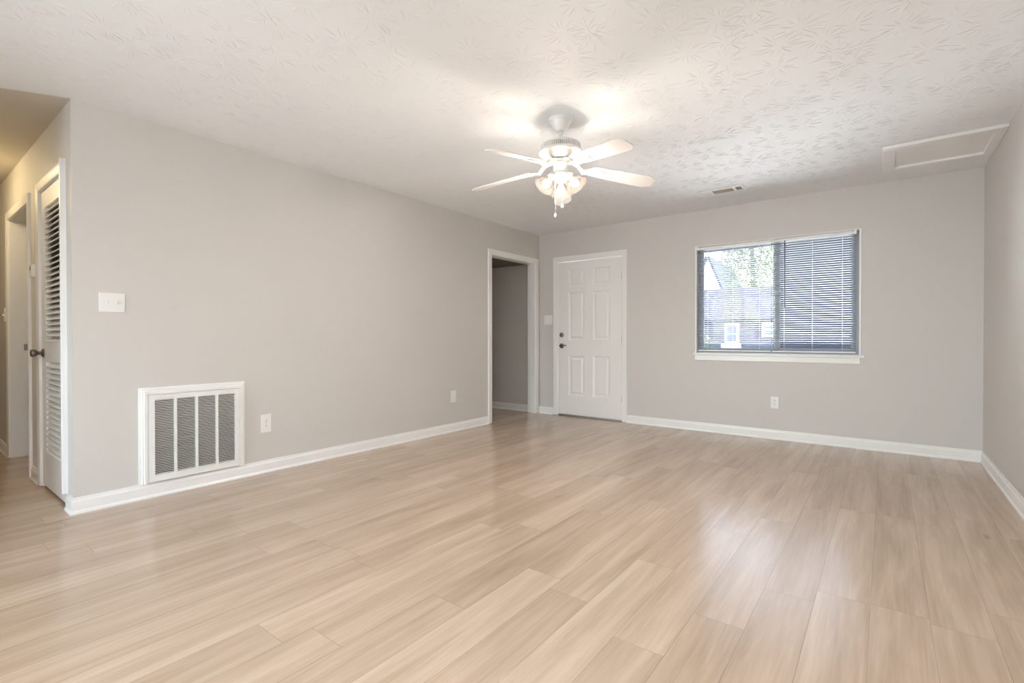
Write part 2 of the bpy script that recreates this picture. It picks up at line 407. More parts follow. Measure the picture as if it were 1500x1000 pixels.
# doorway in the left wall (no door): casing + jamb
def opening(name, face, normal, plane, u0, u1, zt, w, t, depth, label, lift=.0):
    """cased opening; face 'X' or 'Y' axis of the wall; plane coordinate; normal sign of the room side"""
    e = struct(empty(name), label)
    P = (lambda u, z: (plane, u, z)) if face == 'X' else (lambda u, z: (u, plane, z))
    up = (normal, 0, 0) if face == 'X' else (0, normal, 0)
    path = [P(u0, lift), P(u0, zt), P(u1, zt), P(u1, lift)]
    # make sure the profile grows away from the opening
    s = Vector(up).cross((Vector(path[1])-Vector(path[0])).normalized())
    away = Vector(P(u0-1, 0))-Vector(P(u0, 0))
    if s.dot(away) < 0: path.reverse()
    MB().sweep(path, casing_profile(w, t), up).build('casing', m_trim, e)
    d0, d1 = sorted((plane+normal*.0015, plane-normal*depth))
    j = MB(); k = .017
    B = (lambda a, b, c, d, z0, z1: j.box(c, d, a, b, z0, z1, .0015)) if face == 'X' else (lambda a, b, c, d, z0, z1: j.box(a, b, c, d, z0, z1, .0015))
    jj = [(u0-k+.004, u0+.004, lift, zt), (u1-.004, u1+k-.004, lift, zt), (u0-k+.004, u1+k-.004, zt-.004, zt+k-.004)]
    for a, b, z0, z1 in jj:
        j = MB(); B(a, b, d0, d1, z0, z1); j.build('jamb', m_trim, e)
    return e
opening('trim_1', 'X', 1, 0, -1.022, -.098, 2.043, .068, .017, .122, 'white cased doorway beside the front door', .008)
o2 = opening('trim_2', 'Y', -1, YL, -2.188, -1.292, 2.048, .062, .018, .125, 'white cased doorway down the hall', .008)
MB().box(-2.1845, -2.183, YL+.085, YL+.115, .93, .985, .0005).build('strike_plate', m_steel, o2)

# ------------------------------------------------------------------ front door (door_1)
def panel_leaf(x0, x1, z0, z1, y, th, panels, m, name, parent):
    """panelled leaf, front face at y facing -Y, thickness th towards +Y"""
    mb = MB()
    us = sorted({x0, x1, *[p[0] for p in panels], *[p[1] for p in panels]}); zs = sorted({z0, z1, *[p[2] for p in panels], *[p[3] for p in panels]})
    for a, b in zip(us, us[1:]):
        for c, d in zip(zs, zs[1:]):
            if any(p[0] <= a and b <= p[1] and p[2] <= c and d <= p[3] for p in panels): continue
            mb.poly([(a, y, c), (b, y, c), (b, y, d), (a, y, d)])
    for p in panels:
        prev = None
        for ins, dy in ((0, 0), (.006, .006), (.020, .009), (.032, .009), (.050, .003)):
            r_ = [(p[0]+ins, y+dy, p[2]+ins), (p[1]-ins, y+dy, p[2]+ins), (p[1]-ins, y+dy, p[3]-ins), (p[0]+ins, y+dy, p[3]-ins)]
            if prev:
                for i in range(4): mb.poly([prev[i], prev[(i+1) % 4], r_[(i+1) % 4], r_[i]])
            prev = r_
        mb.poly(prev)
    yb = y+th
    mb.poly([(x0, yb, z0), (x1, yb, z0), (x1, yb, z1), (x0, yb, z1)])
    for a, b in (((x0, z0), (x1, z0)), ((x1, z0), (x1, z1)), ((x1, z1), (x0, z1)), ((x0, z1), (x0, z0))):
        mb.poly([(a[0], y, a[1]), (b[0], y, b[1]), (b[0], yb, b[1]), (a[0], yb, a[1])])
    bmesh.ops.remove_doubles(mb.bm, verts=mb.bm.verts[:], dist=1e-5)
    return mb.build(name, m, parent)
d1 = struct(empty('door_1'), 'white six-panel front door with dark deadbolt and lever')
path = [(1.231, 0, .005), (1.231, 0, 2.042), (.306, 0, 2.042), (.306, 0, .005)]
if Vector((0, -1, 0)).cross(Vector((0, 0, 1))).x < 0: path.reverse()
MB().sweep(path, casing_profile(.066, .017), (0, -1, 0)).build('casing', m_trim, d1)
for a, b, c, d in ((.303, .3155, .0, 2.05), (1.2305, 1.243, .0, 2.05), (.3155, 1.2305, 2.0385, 2.05)):
    MB().box(a, b, -.001, T, c, d).build('jamb', m_trim, d1)
MB().box(.3155, 1.2305, -.008, .10, .0005, .0238, .003).build('threshold', m_steel, d1)
PX = ((.468, .706), (.826, 1.068)); PZ = ((.276, .80), (1.005, 1.63), (1.70, 1.925))
leaf = panel_leaf(.3195, 1.2275, .024, 2.034, .004, .044, [(a, b, c, d) for a, b in PX for c, d in PZ], m_door, 'door_leaf', d1)
for z in (.28, 1.02, 1.80):
    MB().tube([(1.2285, -.003, z-.045), (1.2285, -.003, z+.045)], .0055, 8).build('hinge', m_steel, d1)
db = MB(); RX = Matrix.Translation((.362, .0045, 1.074)) @ Matrix.Rotation(R(90), 4, 'X')
db.lathe([(.031, 0), (.031, .006), (.027, .012), (.020, .015), (0, .015)], 28, RX)
db.box(.358, .366, -.029, -.009, 1.056, 1.092, .003)
db.build('deadbolt', m_pewter, d1)
kb = MB(); RX = Matrix.Translation((.365, .0045, .927)) @ Matrix.Rotation(R(90), 4, 'X')
kb.lathe([(.033, 0), (.033, .005), (.028, .011), (.013, .014), (.011, .045), (0, .045)], 28, RX)
kb.tube([(.365, -.040, .927), (.362, -.047, .929), (.385, -.052, .934), (.425, -.050, .938), (.462, -.046, .934)], [.010, .010, .009, .008, .007], 12)
kb.build('door_lever', m_pewter, d1)

# ------------------------------------------------------------------ louvered closet door (door_2)
d2 = struct(empty('door_2'), 'white louvered closet door in the hallway')
LW0, LW1, LZ0, LZ1 = -.880, -.165, .022, 2.040
path = [(-.882, YL, .008), (-.882, YL, 2.046), (-.160, YL, 2.046)]
pv = Vector((0, -1, 0)).cross(Vector((0, 0, 1)))
# left + top board, mitred; the right board is cut to a thin strip by the corner
cb = MB()
if pv.x < 0: cb.sweep(path, casing_profile(.063, .018), (0, -1, 0))
else: cb.sweep(path[::-1], casing_profile(.063, .018), (0, -1, 0))
cb.build('casing', m_trim, d2)
MB().box(-.1602, -.133, YL-.0265, YL+.002, .098, 2.118, .002).build('casing', m_trim, d2)
for a, b, c, d in ((-.899, -.8825, .008, 2.05), (-.1625, -.146, .008, 2.05), (-.8825, -.1625, 2.0425, 2.058)):
    MB().box(a, b, YL-.001, YL+T, c, d).build('jamb', m_trim, d2)
fy0, fy1 = YL+.003, YL+.035
fr = MB()
wall_holes = [(-.757, -.293, .258, .880), (-.757, -.293, 1.014, 1.925)]
us = (LW0, -.757, -.293, LW1); zs = (LZ0, .258, .880, 1.014, 1.925, LZ1)
def solid(i, j): return 0 <= i < 3 and 0 <= j < 5 and not (i == 1 and j in (1, 3))
for i in range(3):
    for j in range(5):
        if not solid(i, j): continue
        a, b, c, d = us[i], us[i+1], zs[j], zs[j+1]
        for p in (fy0, fy1): fr.poly([(a, p, c), (b, p, c), (b, p, d), (a, p, d)])
        if not solid(i-1, j): fr.poly([(a, fy0, c), (a, fy1, c), (a, fy1, d), (a, fy0, d)])
        if not solid(i+1, j): fr.poly([(b, fy0, c), (b, fy1, c), (b, fy1, d), (b, fy0, d)])
        if not solid(i, j-1): fr.poly([(a, fy0, c), (b, fy0, c), (b, fy1, c), (a, fy1, c)])
        if not solid(i, j+1): fr.poly([(a, fy0, d), (b, fy0, d), (b, fy1, d), (a, fy1, d)])
bmesh.ops.remove_doubles(fr.bm, verts=fr.bm.verts[:], dist=1e-5)
dl = fr.build('door_leaf', m_door, d2)
for z0, z1, n_ in ((.258, .880, 17), (1.014, 1.925, 25)):
    lv = MB(); pt = (z1-z0)/n_
    for k in range(n_):
        zc = z0+pt*(k+.5)
        lv.box(-.762, -.288, -.030, .030, -.0035, .0035, .002, Matrix.Translation((0, YL+.024, zc)) @ Matrix.Rotation(R(40), 4, 'X'))
    lv.build('louver_slats', m_door, d2)
for z in (.30, 1.06, 1.80):
    h = MB(); h.box(-.192, -.1645, fy0-.003, fy0+.0005, z-.045, z+.045, .001); h.tube([(-.1635, fy0-.006, z-.048), (-.1635, fy0-.006, z+.048)], .006, 8)
    h.build('hinge', m_trim, d2)
kb = MB(); RX = Matrix.Translation((-.825, fy0+.0005, .935)) @ Matrix.Rotation(R(90), 4, 'X')
kb.lathe([(.031, 0), (.031, .004), (.026, .010), (.012, .014), (.011, .030), (.020, .036), (.026, .046), (.027, .058), (.023, .066), (.012, .069), (0, .069)], 28, RX)
kb.build('door_knob', m_pewter, d2)

# ------------------------------------------------------------------ window (window_1)
w1 = struct(empty('window_1'), 'wide two-pane sliding window in the back wall')
x0, x1, z0, z1 = DW
ln = MB(); ln.sweep([(x0, T, z0), (x0, T, z1), (x1, T, z1), (x1, T, z0)], [(0, 0), (.012, 0), (.012, T), (0, T)], (0, -1, 0), True)
# liner must sit inside the opening
ln.bm.free(); ln = MB()
ln.box(x0, x0+.008, 0, T, z0, z1); ln.box(x1-.008, x1, 0, T, z0, z1); ln.box(x0, x1, 0, T, z1-.008, z1); ln.box(x0, x1, .03, T, z0, z0+.008)
ln.build('reveal_liner', m_trim, w1)
for a, b in ((x0-.006, x0+.010), (x1-.010, x1+.008)):
    MB().box(a, b, -.010, .004, z0, z1+.002, .002).build('edge_strip', m_trim, w1)
fy = .072
f = MB()
for a in ((x0+.008, x0+.038, z0+.008, z1-.008), (x1-.038, x1-.008, z0+.008, z1-.008)): f.box(a[0], a[1], fy, fy+.045, a[2], a[3], .003)
f.box(x0+.037, x1-.037, fy+.001, fy+.044, z1-.040, z1-.008, .003); f.box(x0+.037, x1-.037, fy+.001, fy+.044, z0+.008, z0+.036, .003)
f.build('window_frame', m_alu, w1)
xm = 2.905
for a, b, yy_ in ((x0+.032, xm+.028, fy+.004), (xm-.028, x1-.032, fy+.024)):
    s_ = MB()
    for q in ((a, a+.032, z0+.03, z1-.034), (b-.040, b, z0+.03, z1-.034)): s_.box(q[0], q[1], yy_, yy_+.018, q[2], q[3], .002)
    s_.box(a+.032, b-.040, yy_+.001, yy_+.017, z0+.03, z0+.058, .002); s_.box(a+.032, b-.040, yy_+.001, yy_+.017, z1-.062, z1-.034, .002)
    so_ = s_.build('window_sash', m_alu, w1)
    MB().box(a+.028, b-.036, yy_+.007, yy_+.011, z0+.054, z1-.058).build('pane', m_glass, so_)
MB().box(2.092, 3.640, -.030, .072, z0-.020, z0+.002, .004, seg=2).build('window_sill', m_trim, w1)
MB().box(2.104, 3.606, -.013, .0005, z0-.078, z0-.020, .003).build('window_apron', m_trim, w1)

# ------------------------------------------------------------------ mini blinds
def blind(bx0, bx1, label, wand_x):
    e = tag(empty('mini_blind', ((bx0+bx1)/2, .020, z1-.01)), label, 'window blind', 'white mini blinds in the window')
    L = Matrix.Translation((-(bx0+bx1)/2, -.020, -(z1-.01)))
    def bld(mb, n, m, p=e):
        bmesh.ops.transform(mb.bm, matrix=L, verts=mb.bm.verts); return mb.build(n, m, p)
    yc = .020
    hr = MB(); hr.box(bx0, bx1, yc-.014, yc+.014, z1-.040, z1-.011, .003); hr.box(bx0, bx1, yc-.0165, yc-.0135, z1-.036, z1-.015, .001)
    bld(hr, 'headrail', m_blind)
    br = MB(); br.box(bx0+.004, bx1-.004, yc-.012, yc+.012, z0+.022, z0+.036, .003); bld(br, 'bottom_rail', m_blind)
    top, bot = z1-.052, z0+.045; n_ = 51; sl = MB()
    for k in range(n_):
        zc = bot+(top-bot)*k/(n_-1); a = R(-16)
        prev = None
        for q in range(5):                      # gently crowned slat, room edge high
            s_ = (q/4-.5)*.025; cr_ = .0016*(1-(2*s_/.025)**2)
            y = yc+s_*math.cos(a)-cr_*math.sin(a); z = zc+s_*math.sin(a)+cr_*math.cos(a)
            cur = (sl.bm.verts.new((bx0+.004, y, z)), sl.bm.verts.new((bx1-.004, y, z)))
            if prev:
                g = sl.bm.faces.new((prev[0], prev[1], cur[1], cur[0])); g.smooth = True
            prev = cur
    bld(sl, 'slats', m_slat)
    w_ = bx1-bx0
    for fx_ in (bx0+.11, bx0+w_/2, bx1-.11):
        lc = MB()
        for yq in (yc-.0125, yc+.0125): lc.tube([(fx_, yq, z0+.034), (fx_, yq, z1-.038)], .0008, 6)
        bld(lc, 'ladder_cord', m_blind)
    for q in (bx0-.002, bx1-.016):
        bk = MB(); bk.box(q, q+.018, yc-.0185, yc+.016, z1-.043, z1-.008, .002); bld(bk, 'bracket', m_blind)
    if wand_x:
        wd = MB(); wd.tube([(wand_x, yc-.020, z1-.035), (wand_x, yc-.021, 1.33)], .0042, 8); bld(wd, 'tilt_wand', m_wand)
    return e
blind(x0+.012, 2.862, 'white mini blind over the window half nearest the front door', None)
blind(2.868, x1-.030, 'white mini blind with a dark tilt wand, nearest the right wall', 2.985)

# ------------------------------------------------------------------ return air grille
g = tag(empty('return_air_grille', (0, -4.22, .10)), 'large white return air grille low on the left wall above the baseboard', 'air vent')
GL = Matrix.Translation((0, 4.22, -.10))
def gb(mb, n, m, p=g):
    bmesh.ops.transform(mb.bm, matrix=GL, verts=mb.bm.verts); return mb.build(n, m, p)
GY0, GY1, GZ0, GZ1 = -4.496, -3.944, .104, .668
tp = [(0, 0), (0, .020), (.008, .026), (.018, .026), (.022, .032), (.040, .032), (.044, .020), (.044, 0)]
tp = [(0, 0), (0, .026), (.010, .030), (.020, .030), (.023, .023), (.031, .023), (.034, .014), (.046, .012), (.046, 0)]
pth = [(0, GY1+.002, .097), (0, GY1+.002, GZ1+.002), (0, GY0-.002, GZ1+.002), (0, GY0-.002, .097)]
if Vector((1, 0, 0)).cross(Vector((0, 0, 1))).y < 0: pass
pth = pth if Vector((1, 0, 0)).cross(Vector((0, 0, 1))).y > 0 else pth
tm = MB()
sgn = Vector((1, 0, 0)).cross(Vector((0, 0, 1))).y      # side of an upward path
tm.sweep(pth if sgn > 0 else pth[::-1], tp, (1, 0, 0)); gb(tm, 'trim_frame', m_trim)
SY = [(-4.464, -4.355), (-4.339, -4.229), (-4.213, -4.101), (-4.085, -3.973)]; SZ = (.146, .636)
ff = MB(); us = sorted({GY0, GY1, *[q for s_ in SY for q in s_]}); zs = (GZ0, SZ[0], SZ[1], GZ1)
fx0, fx1 = .020, .034
def gsol(i, j): return 0 <= i < len(us)-1 and 0 <= j < 3 and not (j == 1 and any(abs(us[i]-s_[0]) < 1e-6 for s_ in SY))
for i in range(len(us)-1):
    for j in range(3):
        if not gsol(i, j): continue
        a, b, c, d = us[i], us[i+1], zs[j], zs[j+1]
        for p in (fx0, fx1): ff.poly([(p, a, c), (p, b, c), (p, b, d), (p, a, d)])
        for ok, q in ((gsol(i-1, j), [(fx0, a, c), (fx1, a, c), (fx1, a, d), (fx0, a, d)]), (gsol(i+1, j), [(fx0, b, c), (fx1, b, c), (fx1, b, d), (fx0, b, d)]),
                      (gsol(i, j-1), [(fx0, a, c), (fx1, a, c), (fx1, b, c), (fx0, b, c)]), (gsol(i, j+1), [(fx0, a, d), (fx1, a, d), (fx1, b, d), (fx0, b, d)])):
            if not ok: ff.poly(q)
bmesh.ops.remove_doubles(ff.bm, verts=ff.bm.verts[:], dist=1e-5)
gb(ff, 'face_frame', m_grille)
for a, b in SY:
    lv = MB(); n_ = 44; pt = (SZ[1]-SZ[0])/n_
    for k in range(n_):
        lv.box(-.0060, .0060, a-.001, b+.001, -.0007, .0007, 0, Matrix.Translation((.0265, 0, SZ[0]+pt*(k+.5))) @ Matrix.Rotation(R(-38), 4, 'Y'))
    gb(lv, 'louver_slats', m_grille)
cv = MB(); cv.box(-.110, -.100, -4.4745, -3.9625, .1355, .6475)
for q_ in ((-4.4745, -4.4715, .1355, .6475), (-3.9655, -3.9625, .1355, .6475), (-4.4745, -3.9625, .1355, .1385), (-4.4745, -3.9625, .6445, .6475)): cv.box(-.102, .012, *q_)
cv.bm.faces.ensure_lookup_table(); gb(cv, 'filter', m_dark)  # back plate and liner painted near-black for the cavity's shade
for y in (-4.43, -4.02):
    lt = MB(); lt.box(.033, .039, y-.012, y+.012, .648, .660, .002); gb(lt, 'latch', m_grille)

# ------------------------------------------------------------------ wall plates
def plate(name, loc, axis, w, h, label, cat, kind, group=None):
    """axis: direction the plate faces: 'X' (+X), '-Y'"""
    e = tag(empty(name, loc), label, cat, group)
    rot = Matrix.Identity(4) if axis == '-Y' else Matrix.Rotation(R(90), 4, 'Z')
    def b(mb, n, m, p=e):
        bmesh.ops.transform(mb.bm, matrix=rot, verts=mb.bm.verts); return mb.build(n, m, p)
    p_ = MB(); p_.box(-w/2, w/2, -.0065, 0, -h/2, h/2, .003, seg=2)
    b(p_, 'cover_plate', m_plate)
    if kind == 'outlet':
        for s_ in (-1, 1):
            z = s_*.0195; q = MB()
            q.box(-.0165, .0165, -.0085, -.005, z-.0145, z+.0145, .002); r_ = b(q, 'receptacle', m_plate)
            sl = MB()
            for xx_, hh in ((-.006, .008), (.006, .0065)): sl.box(xx_-.0013, xx_+.0013, -.0089, -.008, z-hh/2+.003, z+hh/2+.003)
            sl.box(-.0025, .0025, -.0089, -.008, z-.0105, z-.0060, .0008); b(sl, 'slots', m_slot, r_)
        sc = MB(); sc.lathe([(.003, 0), (.003, .001), (0, .0014)], 12, Matrix.Translation((0, -.0062, 0)) @ Matrix.Rotation(R(90), 4, 'X')); b(sc, 'screw', m_steel)
    if kind == 'decor':
        q = MB(); q.box(-.017, .017, -.0085, -.005, -.034, .034, .002); b(q, 'insert', m_plate)
    if kind in ('toggle', 'toggle2'):
        for xx_ in ((0,) if kind == 'toggle' else (-.023, .023)):
            q = MB(); q.box(xx_-.0048, xx_+.0048, -.018, -.004, -.005, .008, .0015, Matrix.Rotation(R(18), 4, 'X')); b(q, 'toggle', m_plate)
            q = MB(); q.box(xx_-.006, xx_+.006, -.0075, -.006, -.0125, .0125, .0005); b(q, 'toggle_collar', m_plate)
    return e
plate('light_switch', (0, -4.673, 1.256), 'X', .128, .118, 'white double toggle switch plate on the left wall above the return grille', 'light switch', 'toggle2')
plate('wall_outlet', (0, -3.735, .379), 'X', .078, .140, 'white wall outlet just beside the return air grille', 'outlet', 'outlet', 'white wall outlets')
plate('wall_outlet', (0, -1.682, .388), 'X', .078, .134, 'white wall outlet near the open cased doorway', 'outlet', 'decor', 'white wall outlets')
plate('wall_outlet', (2.90, 0, .375), '-Y', .075, .122, 'white wall outlet under the window', 'outlet', 'outlet', 'white wall outlets')
plate('wall_plate', (.153, 0, 1.276), '-Y', .124, .126, 'square white wall plate between the doorway and front door', 'wall plate', None)
plate('light_switch', (-2.44, YL, 1.245), '-Y', .074, .120, 'white toggle switch on the hall wall past its cased doorway', 'light switch', 'toggle')
th = tag(empty('thermostat', (-1.0775, YL, 1.52)), 'small white thermostat box on the hall wall beside the louvered door', 'thermostat')
MB().box(-.0375, .0375, -.026, 0, -.045, .045, .003).build('case', m_plate, th)
MB().box(-.012, .012, -.0275, -.025, .004, .028, .0005).build('display', m_slot, th)

# ------------------------------------------------------------------ ceiling register and attic hatch
v = tag(empty('ceiling_vent', (2.55, -.6375, H)), 'white three-way ceiling register above the window', 'air vent')
VL = Matrix.Translation((-2.55, .6375, -H))
def vb(mb, n, m, p=v):
    bmesh.ops.transform(mb.bm, matrix=VL, verts=mb.bm.verts); return mb.build(n, m, p)
vx = (2.352, 2.385, 2.447, 2.467, 2.650, 2.668, 2.724, 2.752); vy = (-.722, -.694, -.584, -.555)
vf = MB()
def vsol(i, j): return 0 <= i < 7 and 0 <= j < 3 and not (j == 1 and i in (1, 3, 5))
za, zb = H-.009, H-.001
for i in range(7):
    for j in range(3):
        if not vsol(i, j): continue
        a, b, c, d = vx[i], vx[i+1], vy[j], vy[j+1]
        for p in (za, zb): vf.poly([(a, c, p), (b, c, p), (b, d, p), (a, d, p)])
        for ok, q in ((vsol(i-1, j), [(a, c, za), (a, c, zb), (a, d, zb), (a, d, za)]), (vsol(i+1, j), [(b, c, za), (b, c, zb), (b, d, zb), (b, d, za)]),
                      (vsol(i, j-1), [(a, c, za), (a, c, zb), (b, c, zb), (b, c, za)]), (vsol(i, j+1), [(a, d, za), (a, d, zb), (b, d, zb), (b, d, za)])):
            if not ok: vf.poly(q)
bmesh.ops.remove_doubles(vf.bm, verts=vf.bm.verts[:], dist=1e-5)
vb(vf, 'frame', m_grille)
bk = MB(); bk.box(2.38, 2.73, -.70, -.578, H-.0016, H-.0006); vb(bk, 'duct_shade_sheet', m_dark)  # flat near-black sheet, painted shade in place of an open duct
for a, b, ang, ax in ((vx[1], vx[2], -40, 'x'), (vx[3], vx[4], 0, 'y'), (vx[5], vx[6], 40, 'x')):
    lv = MB()
    if ax == 'x':
        n_ = 6
        for k in range(n_):
            xc = a+(b-a)*(k+.5)/n_; lv.box(-.0045, .0045, vy[1], vy[2], -.0006, .0006, 0, Matrix.Translation((xc, 0, H-.0055)) @ Matrix.Rotation(R(ang), 4, 'Y'))
        vb(lv, 'louver_slats', m_grille)
    else:
        n_ = 9
        for k in range(n_):
            yc = vy[1]+(vy[2]-vy[1])*(k+.5)/n_; lv.box(a, b, -.0055, .0055, -.0006, .0006, 0, Matrix.Translation((0, yc, H-.0055)) @ Matrix.Rotation(R(-35), 4, 'X'))
        vb(lv, 'louver_slats', m_regd)
h = tag(empty('attic_hatch', (4.10, -.72, H)), 'white framed attic hatch in the ceiling against the right wall', 'attic hatch')
HL = Matrix.Translation((-4.10, .72, -H))
hx0, hx1, hy0, hy1 = 3.768, XR-.001, -1.035, -.402
for n_, q, bz in (('frame_board', (hx0, hx1, hy0, hy0+.075), .024), ('frame_board', (hx0, hx1, hy1-.065, hy1), .024), ('frame_board', (hx0, hx0+.078, hy0+.075, hy1-.065), .024), ('frame_board', (hx1-.060, hx1, hy0+.075, hy1-.065), .024)):
    mb = MB(); mb.box(q[0], q[1], q[2], q[3], H-bz, H-.0005, .002); bmesh.ops.transform(mb.bm, matrix=HL, verts=mb.bm.verts); mb.build(n_, m_trim, h)
mb = MB(); mb.box(hx0+.07, hx1-.05, hy0+.07, hy1-.06, H-.006, H-.0005); bmesh.ops.transform(mb.bm, matrix=HL, verts=mb.bm.verts); mb.build('hatch_panel', m_trim, h)

# ------------------------------------------------------------------ ceiling fan
FX, FY = 2.130, -2.878
fan = tag(empty('ceiling_fan', (FX, FY, H)), 'white five-blade ceiling fan with three lit bell shades', 'ceiling fan')
def L_(prof, n, m, p=fan, seg=48):
    return MB().lathe([(r_, z-H) for r_, z in prof], seg).build(n, m, p)
L_([(.074, H), (.077, H-.006), (.076, H-.016), (.067, H-.021), (.064, H-.027), (.055, H-.050), (.044, H-.068), (.031, H-.077), (.029, H-.081), (0, H-.081)], 'canopy', m_fan)
L_([(.0125, 2.365), (.0125, 2.325), (.018, 2.318), (.018, 2.290), (.03, 2.285)], 'downrod', m_fan)
mh = L_([(.028, 2.300), (.060, 2.294), (.105, 2.284), (.126, 2.272), (.126, 2.262)], 'motor_housing', m_fan)
vbnd = MB(); n_ = 64
vbnd.lathe([(.117, 2.264-H), (.123, 2.232-H)], 48, cap=False)
vbnd.build('vent_band', m_vent, mh)
fins = MB()
for k in range(n_):
    a = 2*PI*k/n_; fins.box(.113, .128, -.0033, .0033, 2.231-H, 2.264-H, 0, Matrix.Rotation(a, 4, 'Z'))
fins.build('vent_fins', m_fan, mh)
L_([(.126, 2.234), (.137, 2.230), (.140, 2.222), (.138, 2.214), (.128, 2.208), (.122, 2.206), (.118, 2.200), (.105, 2.188), (.090, 2.180), (.075, 2.178), (.060, 2.178)], 'lower_housing', m_fan)
L_([(.060, 2.179), (.062, 2.170), (.055, 2.164), (.030, 2.163)], 'flywheel', m_vent)
L_([(.044, 2.164), (.046, 2.158), (.046, 2.106), (.042, 2.098), (.036, 2.094)], 'switch_housing', m_fan)
L_([(.036, 2.095), (.050, 2.088), (.052, 2.080), (.045, 2.066), (.030, 2.056), (.012, 2.050), (.006, 2.042), (0, 2.040)], 'light_fitter', m_fan)
def blade_mesh():
    mb = MB(); bm_ = mb.bm
    r_in, r_out, t = .205, .640, .0055
    out = []
    top = [(r_in, .040), (r_in+.02, .050), (.34, .058), (.50, .063), (.590, .066), (.604, .062), (.640, .034)]
    outline = top+[(x, -y) for x, y in reversed(top)]
    lo = [bm_.verts.new((x, y, -t/2)) for x, y in outline]; hi = [bm_.verts.new((x, y, t/2)) for x, y in outline]
    bm_.faces.new(lo[::-1]); bm_.faces.new(hi)
    for i in range(len(lo)):
        j = (i+1) % len(lo); bm_.faces.new((lo[i], lo[j], hi[j], hi[i]))
    return mb
def iron_mesh(z_in):
    """bracket: arm from the flywheel down to a rounded plate under the blade"""
    mb = MB()
    pts = [(.052, 0, z_in), (.085, 0, z_in-.004), (.115, 0, z_in-.020), (.150, 0, -.012), (.185, 0, -.0075), (.215, 0, -.007)]
    rows = []
    for (x, y, z), wd in zip(pts, (.028, .026, .024, .026, .034, .040)):
        rows.append([mb.bm.verts.new((x, s1*wd/1.3, z+s2*.004)) for s1, s2 in ((-1, -1), (1, -1), (1, 1), (-1, 1))])
    for a, b in zip(rows, rows[1:]):
        for k in range(4): mb.bm.faces.new((a[k], a[(k+1) % 4], b[(k+1) % 4], b[k]))
    mb.bm.faces.new(rows[0]); mb.bm.faces.new(rows[-1][::-1])
    pl = [(.185, .022), (.200, .036), (.225, .040), (.255, .036), (.285, .026), (.305, .012)]
    ol = pl+[(x, -y) for x, y in reversed(pl)]
    lo = [mb.bm.verts.new((x*1.0, y, -.0085)) for x, y in ol]; hi = [mb.bm.verts.new((x, y, -.0032)) for x, y in ol]
    mb.bm.faces.new(lo[::-1]); mb.bm.faces.new(hi)
    for i in range(len(lo)):
        j = (i+1) % len(lo); mb.bm.faces.new((lo[i], lo[j], hi[j], hi[i]))
    mb.lathe([(.006, -.011), (.005, -.0125), (0, -.013)], 10, Matrix.Translation((.225, .018, .002)))
    mb.lathe([(.006, -.011), (.005, -.0125), (0, -.013)], 10, Matrix.Translation((.225, -.018, .002)))
    mb.lathe([(.006, -.011), (.005, -.0125), (0, -.013)], 10, Matrix.Translation((.275, 0, .002)))
    return mb
PITCH, DROOP, ZBL = -13, 6.8, 2.118
pitch_m = Matrix.Rotation(R(PITCH), 4, 'X')
droop_m = Matrix.Translation((.2, 0, 0)) @ Matrix.Rotation(R(DROOP), 4, 'Y') @ Matrix.Translation((-.2, 0, 0))
bl0 = None
for k in range(5):
    a = R(120+72*k)
    if bl0 is None:
        b_ = blade_mesh(); bmesh.ops.transform(b_.bm, matrix=droop_m @ pitch_m, verts=b_.bm.verts); bl0 = b_.build('blade', m_blade, fan)
        ir = iron_mesh(2.166-ZBL)
        for vv in ir.bm.verts:                   # the arm twists into the blade's pitch
            f_ = min(1, max(0, (vv.co.x-.09)/.1)); mm = Matrix.Rotation(R(PITCH*f_), 4, 'X')
            c_ = Vector((0, vv.co.y, vv.co.z)) if f_ == 1 else Vector((0, vv.co.y, 0))
            r_ = mm @ c_; vv.co = Vector((vv.co.x, r_.y, r_.z+(0 if f_ == 1 else vv.co.z)))
            if vv.co.x > .18: vv.co = droop_m @ vv.co
        io = ir.build('blade_iron', m_fan, bl0); o = bl0
    else:
        o = bl0.copy(); C.objects.link(o); o.parent = fan
        i2 = io.copy(); C.objects.link(i2); i2.parent = o
    o.location = (0, 0, ZBL-H); o.rotation_euler = (0, 0, a)
# bell shades, each with its bulb
sh_prof = [(.020, 0), (.024, -.004), (.026, -.016), (.033, -.030), (.043, -.044), (.050, -.060), (.055, -.076), (.062, -.090), (.070, -.098)]
inner = [(r_-.0025, z) for r_, z in reversed(sh_prof)]
for k in range(3):
    a = R(120+120*k)
    e_dir = Vector((math.cos(a), math.sin(a), 0))
    neck = e_dir*.060+Vector((0, 0, 2.066-H))
    rot = Matrix.Rotation(a, 4, 'Z') @ Matrix.Rotation(R(-38), 4, 'Y')
    mt = Matrix.Translation(neck) @ rot
    arm = MB(); arm.tube([e_dir*.030+Vector((0, 0, 2.078-H)), e_dir*.050+Vector((0, 0, 2.080-H)), neck+Vector((0, 0, .004))], .011, 12)
    arm.lathe([(.012, .010), (.023, .006), (.027, -.004), (.027, -.014), (.024, -.015)], 28, mt)
    so_ = arm.build('lamp_arm', m_fan, fan)
    sd_ = MB().lathe(sh_prof+inner, 40, mt, cap=False).build('lamp_shade', m_shade, fan)
    bb = MB(); bb.lathe([(.0, -.095), (.012, -.093), (.022, -.086), (.027, -.075), (.027, -.064), (.022, -.050), (.014, -.038), (.012, -.018), (0, -.017)], 24, mt)
    bo = bb.build('light_bulb', m_bulb, sd_)
    pd = bpy.data.lights.new('bulb_light', 'POINT'); pd.energy = LAMP_FAN; pd.color = (1, .93, .87); pd.shadow_soft_size = .032
    pl_ = bpy.data.objects.new('bulb_light', pd); C.objects.link(pl_); pl_.parent = fan
    pl_.location = mt @ Vector((0, 0, -.072))
    bo.visible_shadow = True
